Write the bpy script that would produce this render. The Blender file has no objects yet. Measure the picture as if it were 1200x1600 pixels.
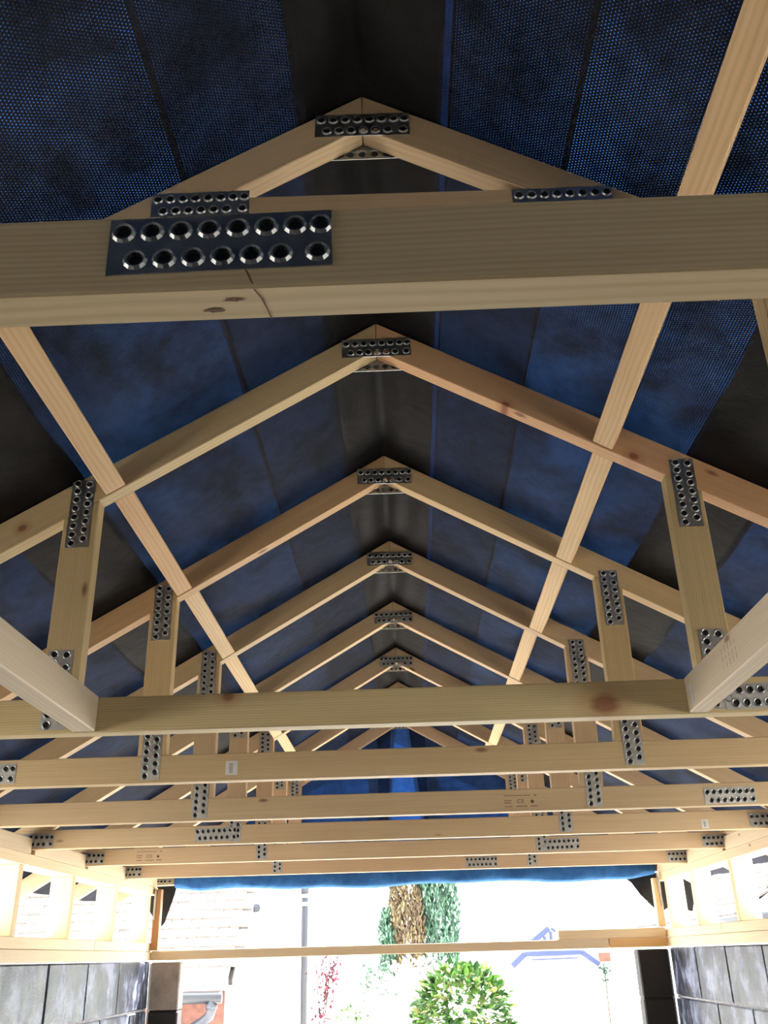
import bpy, bmesh, math, random
from mathutils import Vector, Matrix
random.seed(7)
R = random.Random(11)
scene = bpy.context.scene
COL = scene.collection
H = 1.6                                   # eye height above the garage floor

# ------------------------------------------------------------------ camera
cam_d = bpy.data.cameras.new('camera')
cam_d.sensor_fit = 'VERTICAL'; cam_d.sensor_height = 36.0
cam_d.lens = 1462.5 / 1600 * 36.0
cam_d.clip_start = 0.02; cam_d.clip_end = 300
cam = bpy.data.objects.new('camera', cam_d); COL.objects.link(cam)
PIT, YAW, ROL = 0.4436, -0.018, -0.0273
fw = Vector((math.sin(YAW)*math.cos(PIT), math.cos(YAW)*math.cos(PIT), math.sin(PIT)))
rt0 = Vector((math.cos(YAW), -math.sin(YAW), 0)); up0 = rt0.cross(fw)
rt = math.cos(ROL)*rt0 + math.sin(ROL)*up0
up = -math.sin(ROL)*rt0 + math.cos(ROL)*up0
cam.matrix_world = Matrix(((rt.x, up.x, -fw.x, 0), (rt.y, up.y, -fw.y, 0), (rt.z, up.z, -fw.z, H), (0, 0, 0, 1)))
scene.camera = cam

# ------------------------------------------------------------------ sky, exposure
world = bpy.data.worlds.new('world'); scene.world = world
world.use_nodes = True
wn = world.node_tree.nodes; wl = world.node_tree.links
wn.clear()
wo = wn.new('ShaderNodeOutputWorld'); wb = wn.new('ShaderNodeBackground')
wb.inputs['Color'].default_value = (0.94, 0.97, 1.0, 1); wb.inputs['Strength'].default_value = 1.0
wl.new(wb.outputs[0], wo.inputs[0])
sun_d = bpy.data.lights.new('sun', 'SUN'); sun_d.energy = 7.0; sun_d.angle = math.radians(1.5); sun_d.color = (1.0, 0.97, 0.93)
sun = bpy.data.objects.new('sun', sun_d); COL.objects.link(sun)
sun.rotation_euler = Vector((-0.45, -0.75, -1.05)).to_track_quat('-Z', 'Y').to_euler()
scene.view_settings.view_transform = 'Standard'
scene.view_settings.look = 'None'
scene.view_settings.gamma = 1.0
scene.view_settings.use_curve_mapping = False
scene.view_settings.exposure = 3.0
scene.cycles.max_bounces = 10
scene.cycles.diffuse_bounces = 6
scene.cycles.transmission_bounces = 6
scene.cycles.use_denoising = True

# ------------------------------------------------------------------ node helpers
class NT:
    def __init__(s, name):
        s.m = bpy.data.materials.new(name); s.m.use_nodes = True
        s.n = s.m.node_tree.nodes; s.l = s.m.node_tree.links; s.n.clear()
        s.out = s.n.new('ShaderNodeOutputMaterial')
    def new(s, t, **kw):
        nd = s.n.new(t)
        for k, v in kw.items():
            if k.startswith('_'):
                setattr(nd, k[1:], v)
            else:
                s.put(nd.inputs[k.replace('__', ' ')], v)
        return nd
    def put(s, sock, v):
        if hasattr(v, 'is_output') or isinstance(v, bpy.types.NodeSocket): s.l.new(v, sock)
        else: sock.default_value = v
    def math(s, op, a, b=None, c=None, clamp=False):
        nd = s.n.new('ShaderNodeMath'); nd.operation = op; nd.use_clamp = clamp
        s.put(nd.inputs[0], a)
        if b is not None: s.put(nd.inputs[1], b)
        if c is not None: s.put(nd.inputs[2], c)
        return nd.outputs[0]
    def vmath(s, op, a, b=None):
        nd = s.n.new('ShaderNodeVectorMath'); nd.operation = op
        s.put(nd.inputs[0], a)
        if b is not None: s.put(nd.inputs[1], b)
        return nd.outputs['Value'] if op in ('LENGTH', 'DISTANCE', 'DOT_PRODUCT') else nd.outputs[0]
    def ramp(s, fac, stops):
        nd = s.n.new('ShaderNodeValToRGB'); el = nd.color_ramp.elements
        while len(el) < len(stops): el.new(0.5)
        for e, (p, c) in zip(el, stops):
            e.position = p; e.color = (*c, 1) if len(c) == 3 else c
        s.put(nd.inputs[0], fac); return nd.outputs[0]
    def mix(s, fac, a, b, mode='MIX'):
        nd = s.n.new('ShaderNodeMix'); nd.data_type = 'RGBA'; nd.blend_type = mode
        s.put(nd.inputs[0], fac); s.put(nd.inputs[6], a); s.put(nd.inputs[7], b)
        return nd.outputs[2]
    def noise(s, vec, scale, detail=4, rough=0.55, dist=0.0):
        nd = s.n.new('ShaderNodeTexNoise'); s.put(nd.inputs['Vector'], vec)
        nd.inputs['Scale'].default_value = scale; nd.inputs['Detail'].default_value = detail
        nd.inputs['Roughness'].default_value = rough; nd.inputs['Distortion'].default_value = dist
        return nd.outputs[0]
    def objco(s, scale=(1, 1, 1), rnd=True):
        tc = s.n.new('ShaderNodeTexCoord'); v = tc.outputs['Object']
        if rnd:
            oi = s.n.new('ShaderNodeObjectInfo')
            off = s.n.new('ShaderNodeCombineXYZ')
            k = s.math('MULTIPLY', oi.outputs['Random'], 37.0)
            for i in range(3): s.put(off.inputs[i], k)
            v = s.vmath('ADD', v, off.outputs[0])
        return s.vmath('MULTIPLY', v, scale)
    def bsdf(s, color, rough=0.6, metal=0.0, bump=None, bstr=0.3, bdist=0.001, spec=0.5, coat=0.0):
        b = s.n.new('ShaderNodeBsdfPrincipled')
        s.put(b.inputs['Base Color'], color); s.put(b.inputs['Roughness'], rough)
        b.inputs['Metallic'].default_value = metal
        b.inputs['Specular IOR Level'].default_value = spec
        b.inputs['Coat Weight'].default_value = coat
        if bump is not None:
            bn = s.n.new('ShaderNodeBump'); bn.inputs['Strength'].default_value = bstr
            bn.inputs['Distance'].default_value = bdist
            s.put(bn.inputs['Height'], bump); s.l.new(bn.outputs[0], b.inputs['Normal'])
        s.l.new(b.outputs[0], s.out.inputs[0])
        return b

def c4(c): return (c[0], c[1], c[2], 1)

def make_wood(name, base, dark, knotcol=(0.16, 0.05, 0.025)):
    """sawn softwood; grain runs along each piece's local X; tint = object colour"""
    t = NT(name)
    v = t.objco((0.9, 1.0, 1.0))
    warp = t.noise(t.vmath('MULTIPLY', v, (1.6, 6, 6)), 1.0, 3, 0.5)
    sep = t.new('ShaderNodeSeparateXYZ', Vector=v)
    rad = t.math('ADD', t.math('MULTIPLY', sep.outputs[2], 1.0), t.math('MULTIPLY', sep.outputs[1], 0.45))
    ph = t.math('ADD', t.math('MULTIPLY', rad, 1300.0), t.math('MULTIPLY', warp, 30.0))
    ring = t.math('POWER', t.math('ADD', t.math('MULTIPLY', t.math('SINE', ph), 0.5), 0.5), 1.7)
    fibre = t.noise(t.vmath('MULTIPLY', v, (3, 160, 160)), 1.0, 4, 0.6)
    big = t.noise(t.vmath('MULTIPLY', v, (1.4, 9, 9)), 1.0, 3, 0.6)
    f = t.math('ADD', t.math('MULTIPLY', ring, 0.21), t.math('ADD', t.math('MULTIPLY', fibre, 0.50), t.math('MULTIPLY', big, 0.55)))
    col = t.ramp(f, [(0.32, base), (0.95, dark)])
    # scattered small knots
    vo = t.n.new('ShaderNodeTexVoronoi'); vo.inputs['Scale'].default_value = 1.0
    t.put(vo.inputs['Vector'], t.vmath('MULTIPLY', v, (5.0, 9.0, 12.0)))
    kn = t.math('SUBTRACT', 1.0, t.math('MULTIPLY', vo.outputs['Distance'], 11.0), clamp=True)
    sc = t.new('ShaderNodeSeparateColor', Color=vo.outputs['Color'])
    kn = t.math('MULTIPLY', t.math('SMOOTH_MIN', kn, 0.6, 0.1), t.math('GREATER_THAN', sc.outputs[0], 0.62))
    col = t.mix(t.math('MULTIPLY', kn, 1.3, clamp=True), col, c4(knotcol))
    # named knots kept as properties on the piece: knot_a/knot_b = (x, z, radius)
    tc = t.n.new('ShaderNodeTexCoord'); so = t.new('ShaderNodeSeparateXYZ', Vector=tc.outputs['Object'])
    for nm in ('knot_a', 'knot_b'):
        at = t.n.new('ShaderNodeAttribute'); at.attribute_type = 'OBJECT'; at.attribute_name = nm
        sa = t.new('ShaderNodeSeparateXYZ', Vector=at.outputs['Vector'])
        dx = t.math('MULTIPLY', t.math('SUBTRACT', so.outputs[0], sa.outputs[0]), 0.75)
        dz = t.math('SUBTRACT', so.outputs[2], sa.outputs[1])
        d = t.math('SQRT', t.math('ADD', t.math('MULTIPLY', dx, dx), t.math('MULTIPLY', dz, dz)))
        q = t.math('DIVIDE', d, t.math('MAXIMUM', sa.outputs[2], 0.00001))
        q = t.math('ADD', q, t.math('MULTIPLY', t.math('SUBTRACT', fibre, 0.5), 0.5))
        core = t.math('SUBTRACT', 1.0, t.math('MULTIPLY', t.math('SUBTRACT', q, 0.45), 2.2), clamp=True)
        halo = t.math('SUBTRACT', 1.0, t.math('MULTIPLY', t.math('SUBTRACT', q, 0.9), 0.9), clamp=True)
        on = t.math('GREATER_THAN', sa.outputs[2], 0.0001)
        col = t.mix(t.math('MULTIPLY', t.math('MULTIPLY', halo, on), 0.35), col, (0.36, 0.15, 0.07, 1))
        col = t.mix(t.math('MULTIPLY', t.math('MULTIPLY', core, on), 0.75), col, (0.22, 0.06, 0.035, 1))
    oi = t.n.new('ShaderNodeObjectInfo')
    col = t.mix(1.0, col, oi.outputs['Color'], 'MULTIPLY')
    val = t.math('ADD', 0.9, t.math('MULTIPLY', oi.outputs['Random'], 0.2))
    hs = t.new('ShaderNodeHueSaturation', Color=col, Value=val)
    t.bsdf(hs.outputs[0], 0.62, bump=fibre, bstr=0.25, bdist=0.0008, spec=0.3)
    return t.m

M = {}
M['wood'] = make_wood('pine', (0.685, 0.545, 0.34), (0.475, 0.35, 0.20))
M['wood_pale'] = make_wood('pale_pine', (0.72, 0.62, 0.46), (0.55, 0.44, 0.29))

def simple(name, color, rough=0.6, metal=0.0, nscale=0, namp=0.2, spec=0.5, coat=0.0, bump=False):
    t = NT(name)
    if nscale:
        v = t.objco()
        n = t.noise(v, nscale, 5, 0.6)
        lo = tuple(max(0, c*(1-namp)) for c in color); hi = tuple(min(1, c*(1+namp)) for c in color)
        col = t.ramp(n, [(0.3, lo), (0.7, hi)])
        t.bsdf(col, rough, metal, bump=n if bump else None, bstr=0.4, bdist=0.003, spec=spec, coat=coat)
    else:
        t.bsdf(c4(color), rough, metal, spec=spec, coat=coat)
    return t.m

M['galv'] = simple('galvanised_steel', (0.44, 0.45, 0.44), 0.44, 1.0, 60, 0.18)
M['hole_shade'] = simple('punched_hole', (0.012, 0.012, 0.013), 0.8)  # near-black colour stands for the shade inside the holes
M['ink'] = simple('stamp_ink', (0.10, 0.065, 0.045), 0.8)
M['faint_ink'] = simple('faded_ink', (0.40, 0.33, 0.25), 0.8, 0, 90, 0.25)
M['crack'] = simple('joint_gap', (0.17, 0.09, 0.04), 0.9)
M['gouge'] = simple('gouged_bark', (0.16, 0.085, 0.04), 0.9, 0, 300, 0.5)
M['label'] = simple('paper_label', (0.62, 0.62, 0.60), 0.6, 0, 40, 0.1)
M['concrete'] = simple('concrete', (0.25, 0.23, 0.20), 0.85, 0, 4, 0.15, bump=True)
M['drive'] = simple('pale_drive', (0.60, 0.58, 0.55), 0.9, 0, 2, 0.12)
M['mortar'] = simple('grey_mortar', (0.30, 0.30, 0.31), 0.8, 0, 30, 0.3)
M['rawblock'] = simple('bare_block', (0.27, 0.235, 0.215), 0.85, 0, 14, 0.25, bump=True)
M['render'] = simple('white_render', (0.80, 0.80, 0.78), 0.8, 0, 8, 0.04)
M['pvc'] = simple('grey_plastic_pipe', (0.045, 0.05, 0.065), 0.4)
M['blackpipe'] = simple('black_plastic_pipe', (0.03, 0.033, 0.04), 0.35)
M['brick'] = simple('red_brick', (0.17, 0.075, 0.055), 0.85, 0, 18, 0.3)
M['tile'] = simple('weathered_tile', (0.20, 0.18, 0.162), 0.85, 0, 12, 0.25)
M['under'] = simple('roof_underlay', (0.035, 0.03, 0.028), 0.9)
M['bluepaint'] = simple('blue_paint', (0.03, 0.045, 0.12), 0.5)
M['strap'] = simple('strap_steel', (0.35, 0.37, 0.40), 0.35, 1.0)
M['plastic_white'] = simple('white_bead', (0.75, 0.77, 0.80), 0.5)
M['bark'] = simple('bark', (0.10, 0.06, 0.04), 0.9, 0, 30, 0.4)
M['grassy'] = simple('lawn', (0.10, 0.16, 0.05), 0.9, 0, 8, 0.3)

def make_tarblock():
    t = NT('bitumen_painted_block')
    v = t.objco((1, 1, 1))
    n1 = t.noise(v, 7, 6, 0.65); n2 = t.noise(t.vmath('MULTIPLY', v, (1, 1, 0.3)), 26, 5, 0.7)
    n3 = t.noise(v, 160, 3, 0.6)
    f = t.math('ADD', t.math('MULTIPLY', n1, 0.65), t.math('MULTIPLY', n2, 0.35))
    col = t.ramp(f, [(0.42, (0.004, 0.004, 0.006)), (0.50, (0.020, 0.024, 0.042)), (0.60, (0.20, 0.225, 0.32))])  # black bitumen and smears; bluish sky sheen put into the pale stop
    rg = t.ramp(n2, [(0.3, (0.28,)*3), (0.75, (0.6,)*3)])
    h = t.math('ADD', t.math('MULTIPLY', n3, 0.6), n2)
    b = t.bsdf(col, rg, bump=h, bstr=0.45, bdist=0.004, spec=0.6)
    b.inputs['Specular Tint'].default_value = (0.75, 0.85, 1.0, 1)
    return t.m
M['tar'] = make_tarblock()
M['tarblack'] = simple('black_bitumen', (0.012, 0.011, 0.012), 0.7, 0, 20, 0.4)

def leafmat(name, stops, trans=0.35):
    t = NT(name)
    oi = t.n.new('ShaderNodeObjectInfo')
    g = t.n.new('ShaderNodeNewGeometry')
    r = t.math('FRACT', t.math('ADD', g.outputs['Random Per Island'], oi.outputs['Random']))
    col = t.ramp(r, stops)
    d = t.new('ShaderNodeBsdfPrincipled', Base__Color=col, Roughness=0.5)
    tr = t.new('ShaderNodeBsdfTranslucent', Color=col)
    mx = t.new('ShaderNodeMixShader', Fac=trans)
    t.l.new(d.outputs[0], mx.inputs[1]); t.l.new(tr.outputs[0], mx.inputs[2]); t.l.new(mx.outputs[0], t.out.inputs[0])
    return t.m
M['laurel'] = leafmat('variegated_leaf', [(0.0, (0.010, 0.04, 0.008)), (0.45, (0.035, 0.11, 0.014)), (0.8, (0.09, 0.18, 0.025)), (1.0, (0.2, 0.2, 0.07))], 0.2)
M['overexposed_leaf'] = leafmat('overexposed_leaf', [(0.0, (0.30, 0.42, 0.2)), (0.15, (0.8, 0.8, 0.62)), (1.0, (0.85, 0.84, 0.75))])  # near-white stops stand for leaves overexposed by the sun
M['conifer'] = leafmat('conifer_green', [(0.0, (0.012, 0.035, 0.022)), (0.6, (0.035, 0.10, 0.06)), (1.0, (0.12, 0.24, 0.15))], 0.15)
M['conifer_brown'] = leafmat('conifer_brown', [(0.0, (0.045, 0.026, 0.015)), (0.5, (0.11, 0.072, 0.036)), (1.0, (0.20, 0.17, 0.075))], 0.15)
M['red_leaf'] = leafmat('red_leaf', [(0.0, (0.05, 0.006, 0.016)), (0.6, (0.10, 0.012, 0.032)), (1.0, (0.18, 0.06, 0.07))])
M['mint'] = leafmat('grey_green_leaf', [(0.0, (0.03, 0.07, 0.045)), (0.6, (0.07, 0.13, 0.09)), (1.0, (0.2, 0.27, 0.2))])

def make_membrane(name, trans, patch, dots, refl, bump=0.3, spec=0.04):
    """woven breather sheet: dark cloth that lets a little blue daylight through pin holes"""
    t = NT(name)
    uv = t.n.new('ShaderNodeUVMap'); uv.uv_map = 'metres'
    s = t.new('ShaderNodeSeparateXYZ', Vector=uv.outputs[0])
    px, py = 0.0054, 0.0046
    row = t.math('DIVIDE', s.outputs[1], py)
    par = t.math('MULTIPLY', t.math('FRACT', t.math('MULTIPLY', t.math('FLOOR', row), 0.5)), 1.0)
    fx = t.math('SUBTRACT', t.math('FRACT', t.math('ADD', t.math('DIVIDE', s.outputs[0], px), par)), 0.5)
    fy = t.math('SUBTRACT', t.math('FRACT', row), 0.5)
    d = t.math('SQRT', t.math('ADD', t.math('MULTIPLY', fx, fx), t.math('MULTIPLY', fy, fy)))
    dot = t.math('SUBTRACT', 1.0, t.math('MULTIPLY', t.math('SUBTRACT', d, 0.06), 7.0), clamp=True)
    n1 = t.noise(uv.outputs[0], 5.5, 4, 0.6, 0.6)
    n2 = t.noise(uv.outputs[0], 24, 4, 0.7)
    cloud = t.math('ADD', t.math('MULTIPLY', n1, 0.62), t.math('MULTIPLY', n2, 0.38))
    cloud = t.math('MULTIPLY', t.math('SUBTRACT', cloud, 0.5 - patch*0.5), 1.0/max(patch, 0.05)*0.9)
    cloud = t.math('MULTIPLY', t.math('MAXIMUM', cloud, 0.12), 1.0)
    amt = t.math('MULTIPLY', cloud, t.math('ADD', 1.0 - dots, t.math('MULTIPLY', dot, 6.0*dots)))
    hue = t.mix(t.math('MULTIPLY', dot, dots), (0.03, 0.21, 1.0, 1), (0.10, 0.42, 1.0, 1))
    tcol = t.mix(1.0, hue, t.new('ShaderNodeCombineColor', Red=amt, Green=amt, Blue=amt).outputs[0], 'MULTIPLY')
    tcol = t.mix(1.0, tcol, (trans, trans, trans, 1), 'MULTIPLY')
    weave = t.noise(t.vmath('MULTIPLY', uv.outputs[0], (60, 90, 1)), 4.0, 3, 0.7)
    rc = t.ramp(t.math('ADD', t.math('MULTIPLY', n1, 0.35), t.math('ADD', t.math('MULTIPLY', weave, 0.25), t.math('MULTIPLY', n2, 0.4))),
                [(0.3, tuple(c*0.5 for c in refl)), (0.7, tuple(c*1.6 for c in refl))])
    df = t.new('ShaderNodeBsdfPrincipled', Base__Color=rc, Roughness=0.7)
    df.inputs['Specular IOR Level'].default_value = spec
    bn = t.n.new('ShaderNodeBump'); bn.inputs['Strength'].default_value = bump; bn.inputs['Distance'].default_value = 0.01
    t.put(bn.inputs['Height'], t.noise(uv.outputs[0], 9, 4, 0.55, 0.8)); t.l.new(bn.outputs[0], df.inputs['Normal'])
    tr = t.new('ShaderNodeBsdfTranslucent', Color=tcol)
    ad = t.n.new('ShaderNodeAddShader')
    t.l.new(df.outputs[0], ad.inputs[0]); t.l.new(tr.outputs[0], ad.inputs[1]); t.l.new(ad.outputs[0], t.out.inputs[0])
    return t.m
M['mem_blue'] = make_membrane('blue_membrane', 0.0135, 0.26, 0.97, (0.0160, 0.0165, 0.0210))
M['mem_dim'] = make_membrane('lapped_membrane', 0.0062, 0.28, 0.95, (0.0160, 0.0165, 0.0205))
M['mem_black'] = make_membrane('black_membrane', 0.00003, 0.5, 0.2, (0.0105, 0.0100, 0.0100), 0.5, 0.12)
M['mem_edge'] = make_membrane('membrane_seam', 0.007, 0.5, 0.5, (0.02, 0.021, 0.028))
M['tarp'] = make_membrane('blue_tarp', 0.017, 0.6, 0.0, (0.020, 0.045, 0.11), 0.5)
M['tarp_hem'] = make_membrane('hem_tarp', 0.14, 0.8, 0.0, (0.035, 0.12, 0.30), 0.6)  # backlit glow of the hem put into a brighter blue
M['tarp_light'] = make_membrane('thin_blue_tarp', 0.048, 0.9, 0.0, (0.03, 0.07, 0.18), 0.2)
M['tarp_dark'] = make_membrane('doubled_tarp', 0.004, 0.5, 0.0, (0.012, 0.018, 0.035), 0.5)

# ------------------------------------------------------------------ object helpers
def tag(o, label=None, cat=None, group=None, kind=None):
    if label: o['label'] = label
    if cat: o['category'] = cat
    if group: o['group'] = group
    if kind: o['kind'] = kind
    return o

def empty(name, loc=(0, 0, 0)):
    o = bpy.data.objects.new(name, None); COL.objects.link(o); o.location = loc
    o.empty_display_size = 0.1
    return o

def link(name, me, parent=None, mat=None, world=None):
    o = bpy.data.objects.new(name, me); COL.objects.link(o)
    if mat is not None and not me.materials: me.materials.append(mat)
    if parent is not None:
        o.parent = parent
        if world is not None:
            o.matrix_parent_inverse = Matrix.Identity(4)
            o.matrix_basis = PW(parent).inverted() @ world
    elif world is not None:
        o.matrix_basis = world
    return o

def PW(o):
    m = o.matrix_basis.copy()
    while o.parent is not None:
        o = o.parent; m = o.matrix_basis @ m
    return m

def frame(origin, ex, ez):
    """matrix with local X along ex and local Z close to ez"""
    ex = Vector(ex).normalized(); ez = Vector(ez); ey = ez.cross(ex).normalized(); ez = ex.cross(ey).normalized()
    o = Vector(origin)
    return Matrix(((ex.x, ey.x, ez.x, o.x), (ex.y, ey.y, ez.y, o.y), (ex.z, ey.z, ez.z, o.z), (0, 0, 0, 1)))

def bm_mesh(bm, name, smooth=False):
    me = bpy.data.meshes.new(name); bm.normal_update(); bm.to_mesh(me); bm.free()
    if smooth:
        for p in me.polygons: p.use_smooth = True
    return me

def box_mesh(name, lx, ly, lz, bev=0.0015, seg=1, center=True):
    bm = bmesh.new(); bmesh.ops.create_cube(bm, size=1)
    for v in bm.verts: v.co = Vector((v.co.x*lx, v.co.y*ly, v.co.z*lz))
    if bev > 0:
        bmesh.ops.bevel(bm, geom=list(bm.edges), offset=bev, segments=seg, affect='EDGES', profile=0.5)
    return bm_mesh(bm, name)

def beam(name, p0, p1, w, h, upv=(0, 0, 1), mat=None, parent=None, bev=0.0015, tint=None):
    """square-sawn piece from p0 to p1, w across, h along upv, local X along it"""
    p0 = Vector(p0); p1 = Vector(p1)
    me = box_mesh(name, (p1-p0).length, w, h, bev)
    o = link(name, me, parent, mat or M['wood'], frame((p0+p1)/2, p1-p0, upv))
    if tint: o.color = (*tint, 1)
    return o

def slab(name, lo, hi, mat, parent=None, bev=0.0):
    lo = Vector(lo); hi = Vector(hi); s = hi-lo
    return link(name, box_mesh(name, s.x, s.y, s.z, bev), parent, mat, Matrix.Translation((lo+hi)/2))

def prism(name, pts, y0, thick, axis, mat, parent, bev=0.0015, tint=None):
    """polygon in the XZ plane (world, z above eye) extruded along +Y; local X follows axis"""
    pts = [Vector((x, 0, z)) for x, z in pts]
    c = sum(pts, Vector())/len(pts)
    mw = frame((c.x, y0 + thick/2, c.z + H), (axis[0], 0, axis[1]), (-axis[1], 0, axis[0]))
    inv = mw.inverted()
    bm = bmesh.new()
    fr = [bm.verts.new(inv @ Vector((p.x, y0, p.z + H))) for p in pts]
    bk = [bm.verts.new(inv @ Vector((p.x, y0 + thick, p.z + H))) for p in pts]
    n = len(pts)
    bm.faces.new(fr); bm.faces.new(bk[::-1])
    for i in range(n): bm.faces.new((fr[i], bk[i], bk[(i+1) % n], fr[(i+1) % n]))
    bmesh.ops.recalc_face_normals(bm, faces=bm.faces[:])
    if bev: bmesh.ops.bevel(bm, geom=list(bm.edges), offset=bev, segments=1, affect='EDGES', profile=0.5)
    o = link(name, bm_mesh(bm, name), parent, mat, mw)
    if tint: o.color = (*tint, 1)
    return o

def tube(name, pts, r, mat, parent=None, seg=12):
    pts = [Vector(p) for p in pts]
    bm = bmesh.new(); rings = []
    for i, p in enumerate(pts):
        d = (pts[min(i+1, len(pts)-1)] - pts[max(i-1, 0)]).normalized()
        a = d.orthogonal().normalized() if i == 0 else (prev - d*prev.dot(d)).normalized()
        prev = a; b = d.cross(a)
        rings.append([bm.verts.new(p - pts[0] + r*(math.cos(2*math.pi*k/seg)*a + math.sin(2*math.pi*k/seg)*b)) for k in range(seg)])
    for i in range(len(rings)-1):
        for k in range(seg):
            bm.faces.new((rings[i][k], rings[i][(k+1) % seg], rings[i+1][(k+1) % seg], rings[i+1][k]))
    bm.faces.new(rings[0][::-1]); bm.faces.new(rings[-1])
    return link(name, bm_mesh(bm, name, True), parent, mat, Matrix.Translation(pts[0]))

# ------------------------------------------------------------------ roof numbers (z above eye level)
XR, ZA, ML, MR = -0.0376, 1.2658, 0.5984, 0.570
YN = {0: 0.486, 1: 1.085, 2: 1.691, 3: 2.296, 4: 2.890, 5: 3.489, 6: 4.095, 7: 4.685, 8: 5.289}
ZC = {0: 0.397, 1: 0.376, 2: 0.381, 3: 0.392, 4: 0.379, 5: 0.376, 6: 0.370, 7: 0.362, 8: 0.372}
CH = 0.0645                                # depth of a bottom chord
TH = 0.035                                 # truss thickness
RV = 0.072                                 # rafter depth measured plumb
SL = {0: -.64, 1: -.64, 2: -.6430, 3: -.6250, 4: -.6240, 5: -.6276, 6: -.6170, 7: -.6316, 8: -.6270}
SR = {0: .56, 1: .562, 2: .5745, 3: .5395, 4: .5485, 5: .5505, 6: .5425, 7: .5635, 8: .5695}
XL, XRW = -1.349, 1.284                    # inner faces of the side walls
WT = 0.10                                  # wall thickness
YB, YF = -2.2, 5.33                        # back and front ends of the garage
def ztop(x): return ZA - (ML*(XR - x) if x < XR else MR*(x - XR))

# ------------------------------------------------------------------ ground, floor, walls
g = slab('ground', (-60, -40, -0.12), (60, 90, -0.02), M['drive']); tag(g, kind='structure')
f = slab('floor', (XL - WT, YB, -0.02), (XRW + WT, YF + 0.1, 0.0), M['concrete']); tag(f, kind='structure')

BL, BHT, BJ = 0.46, 0.222, 0.008
blk = box_mesh('block', WT, BL - BJ, BHT - BJ, 0.006, 1)
blk_half = box_mesh('block', WT, BL/2 - BJ, BHT - BJ, 0.006, 1)
for m_ in (blk, blk_half): m_.materials.append(M['tar'])
def block_wall(name, x0, yoff):
    core = slab(name, (x0 + 0.008, YB, 0.0), (x0 + WT - 0.008, 5.25, H + 0.008), M['mortar'])
    tag(core, kind='structure')
    for c in range(7):
        zt = H + 0.012 - c*BHT; zb = zt - BHT
        if zb < -0.02: break
        y = YB + 0.0 + ((yoff + (0.23 if c % 2 else 0)) % BL) - BL
        while y < 5.25:
            a, b = max(y, YB), min(y + BL, 5.25)
            if b - a > 0.06:
                full = abs((b - a) - BL) < 1e-6
                me = blk if full else box_mesh('block', WT, b - a - BJ, BHT - BJ, 0.006)
                link('block', me, core, M['tar'], Matrix.Translation((x0 + WT/2 + R.uniform(-.0015, .0015), (a+b)/2, (zt+zb)/2)))
            y += BL
    return core
block_wall('wall_left', XL - WT, (3.80 - YB) % BL)
block_wall('wall_right', XRW, (3.86 - YB) % BL)
bm = bmesh.new()
prof = [(XL - WT, -H), (XRW + WT, -H), (XRW + WT, ztop(XRW + WT)), (XR, ZA), (XL - WT, ztop(XL - WT))]
A_ = [bm.verts.new((x, YB - 0.1, z + H)) for x, z in prof]; B_ = [bm.verts.new((x, YB, z + H)) for x, z in prof]
bm.faces.new(A_); bm.faces.new(B_[::-1])
for i in range(5): bm.faces.new((A_[i], B_[i], B_[(i+1) % 5], A_[(i+1) % 5]))
bmesh.ops.recalc_face_normals(bm, faces=bm.faces[:])
wb_ = link('wall_back', bm_mesh(bm, 'wall_back'), None, M['tarblack']); tag(wb_, kind='structure')

# front piers either side of the wide opening
wf = empty('wall_front', (0, YF, 0)); tag(wf, kind='structure')
def pier(x0, x1, mats):
    for c in range(7):
        zt = H + 0.006 - c*BHT
        me = box_mesh('pier_block', x1 - x0 - 0.004, 0.1, BHT - 0.006, 0.006)
        link('pier_block', me, wf, M[mats[min(c, len(mats)-1)]], Matrix.Translation(((x0+x1)/2, YF - 0.03, zt - BHT/2)))
for xa_, xb_ in ((XL + 0.010, -1.196), (1.128, XRW - 0.010)):
    link('pier_core', box_mesh('pier_core', xb_ - xa_, 0.085, H, 0), wf, M['tarblack'], Matrix.Translation(((xa_ + xb_)/2, YF - 0.03, H/2)))
pier(XL + 0.004, -1.19, ['rawblock', 'tarblack'])
pier(1.122, XRW - 0.004, ['tarblack', 'tarblack'])

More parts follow.
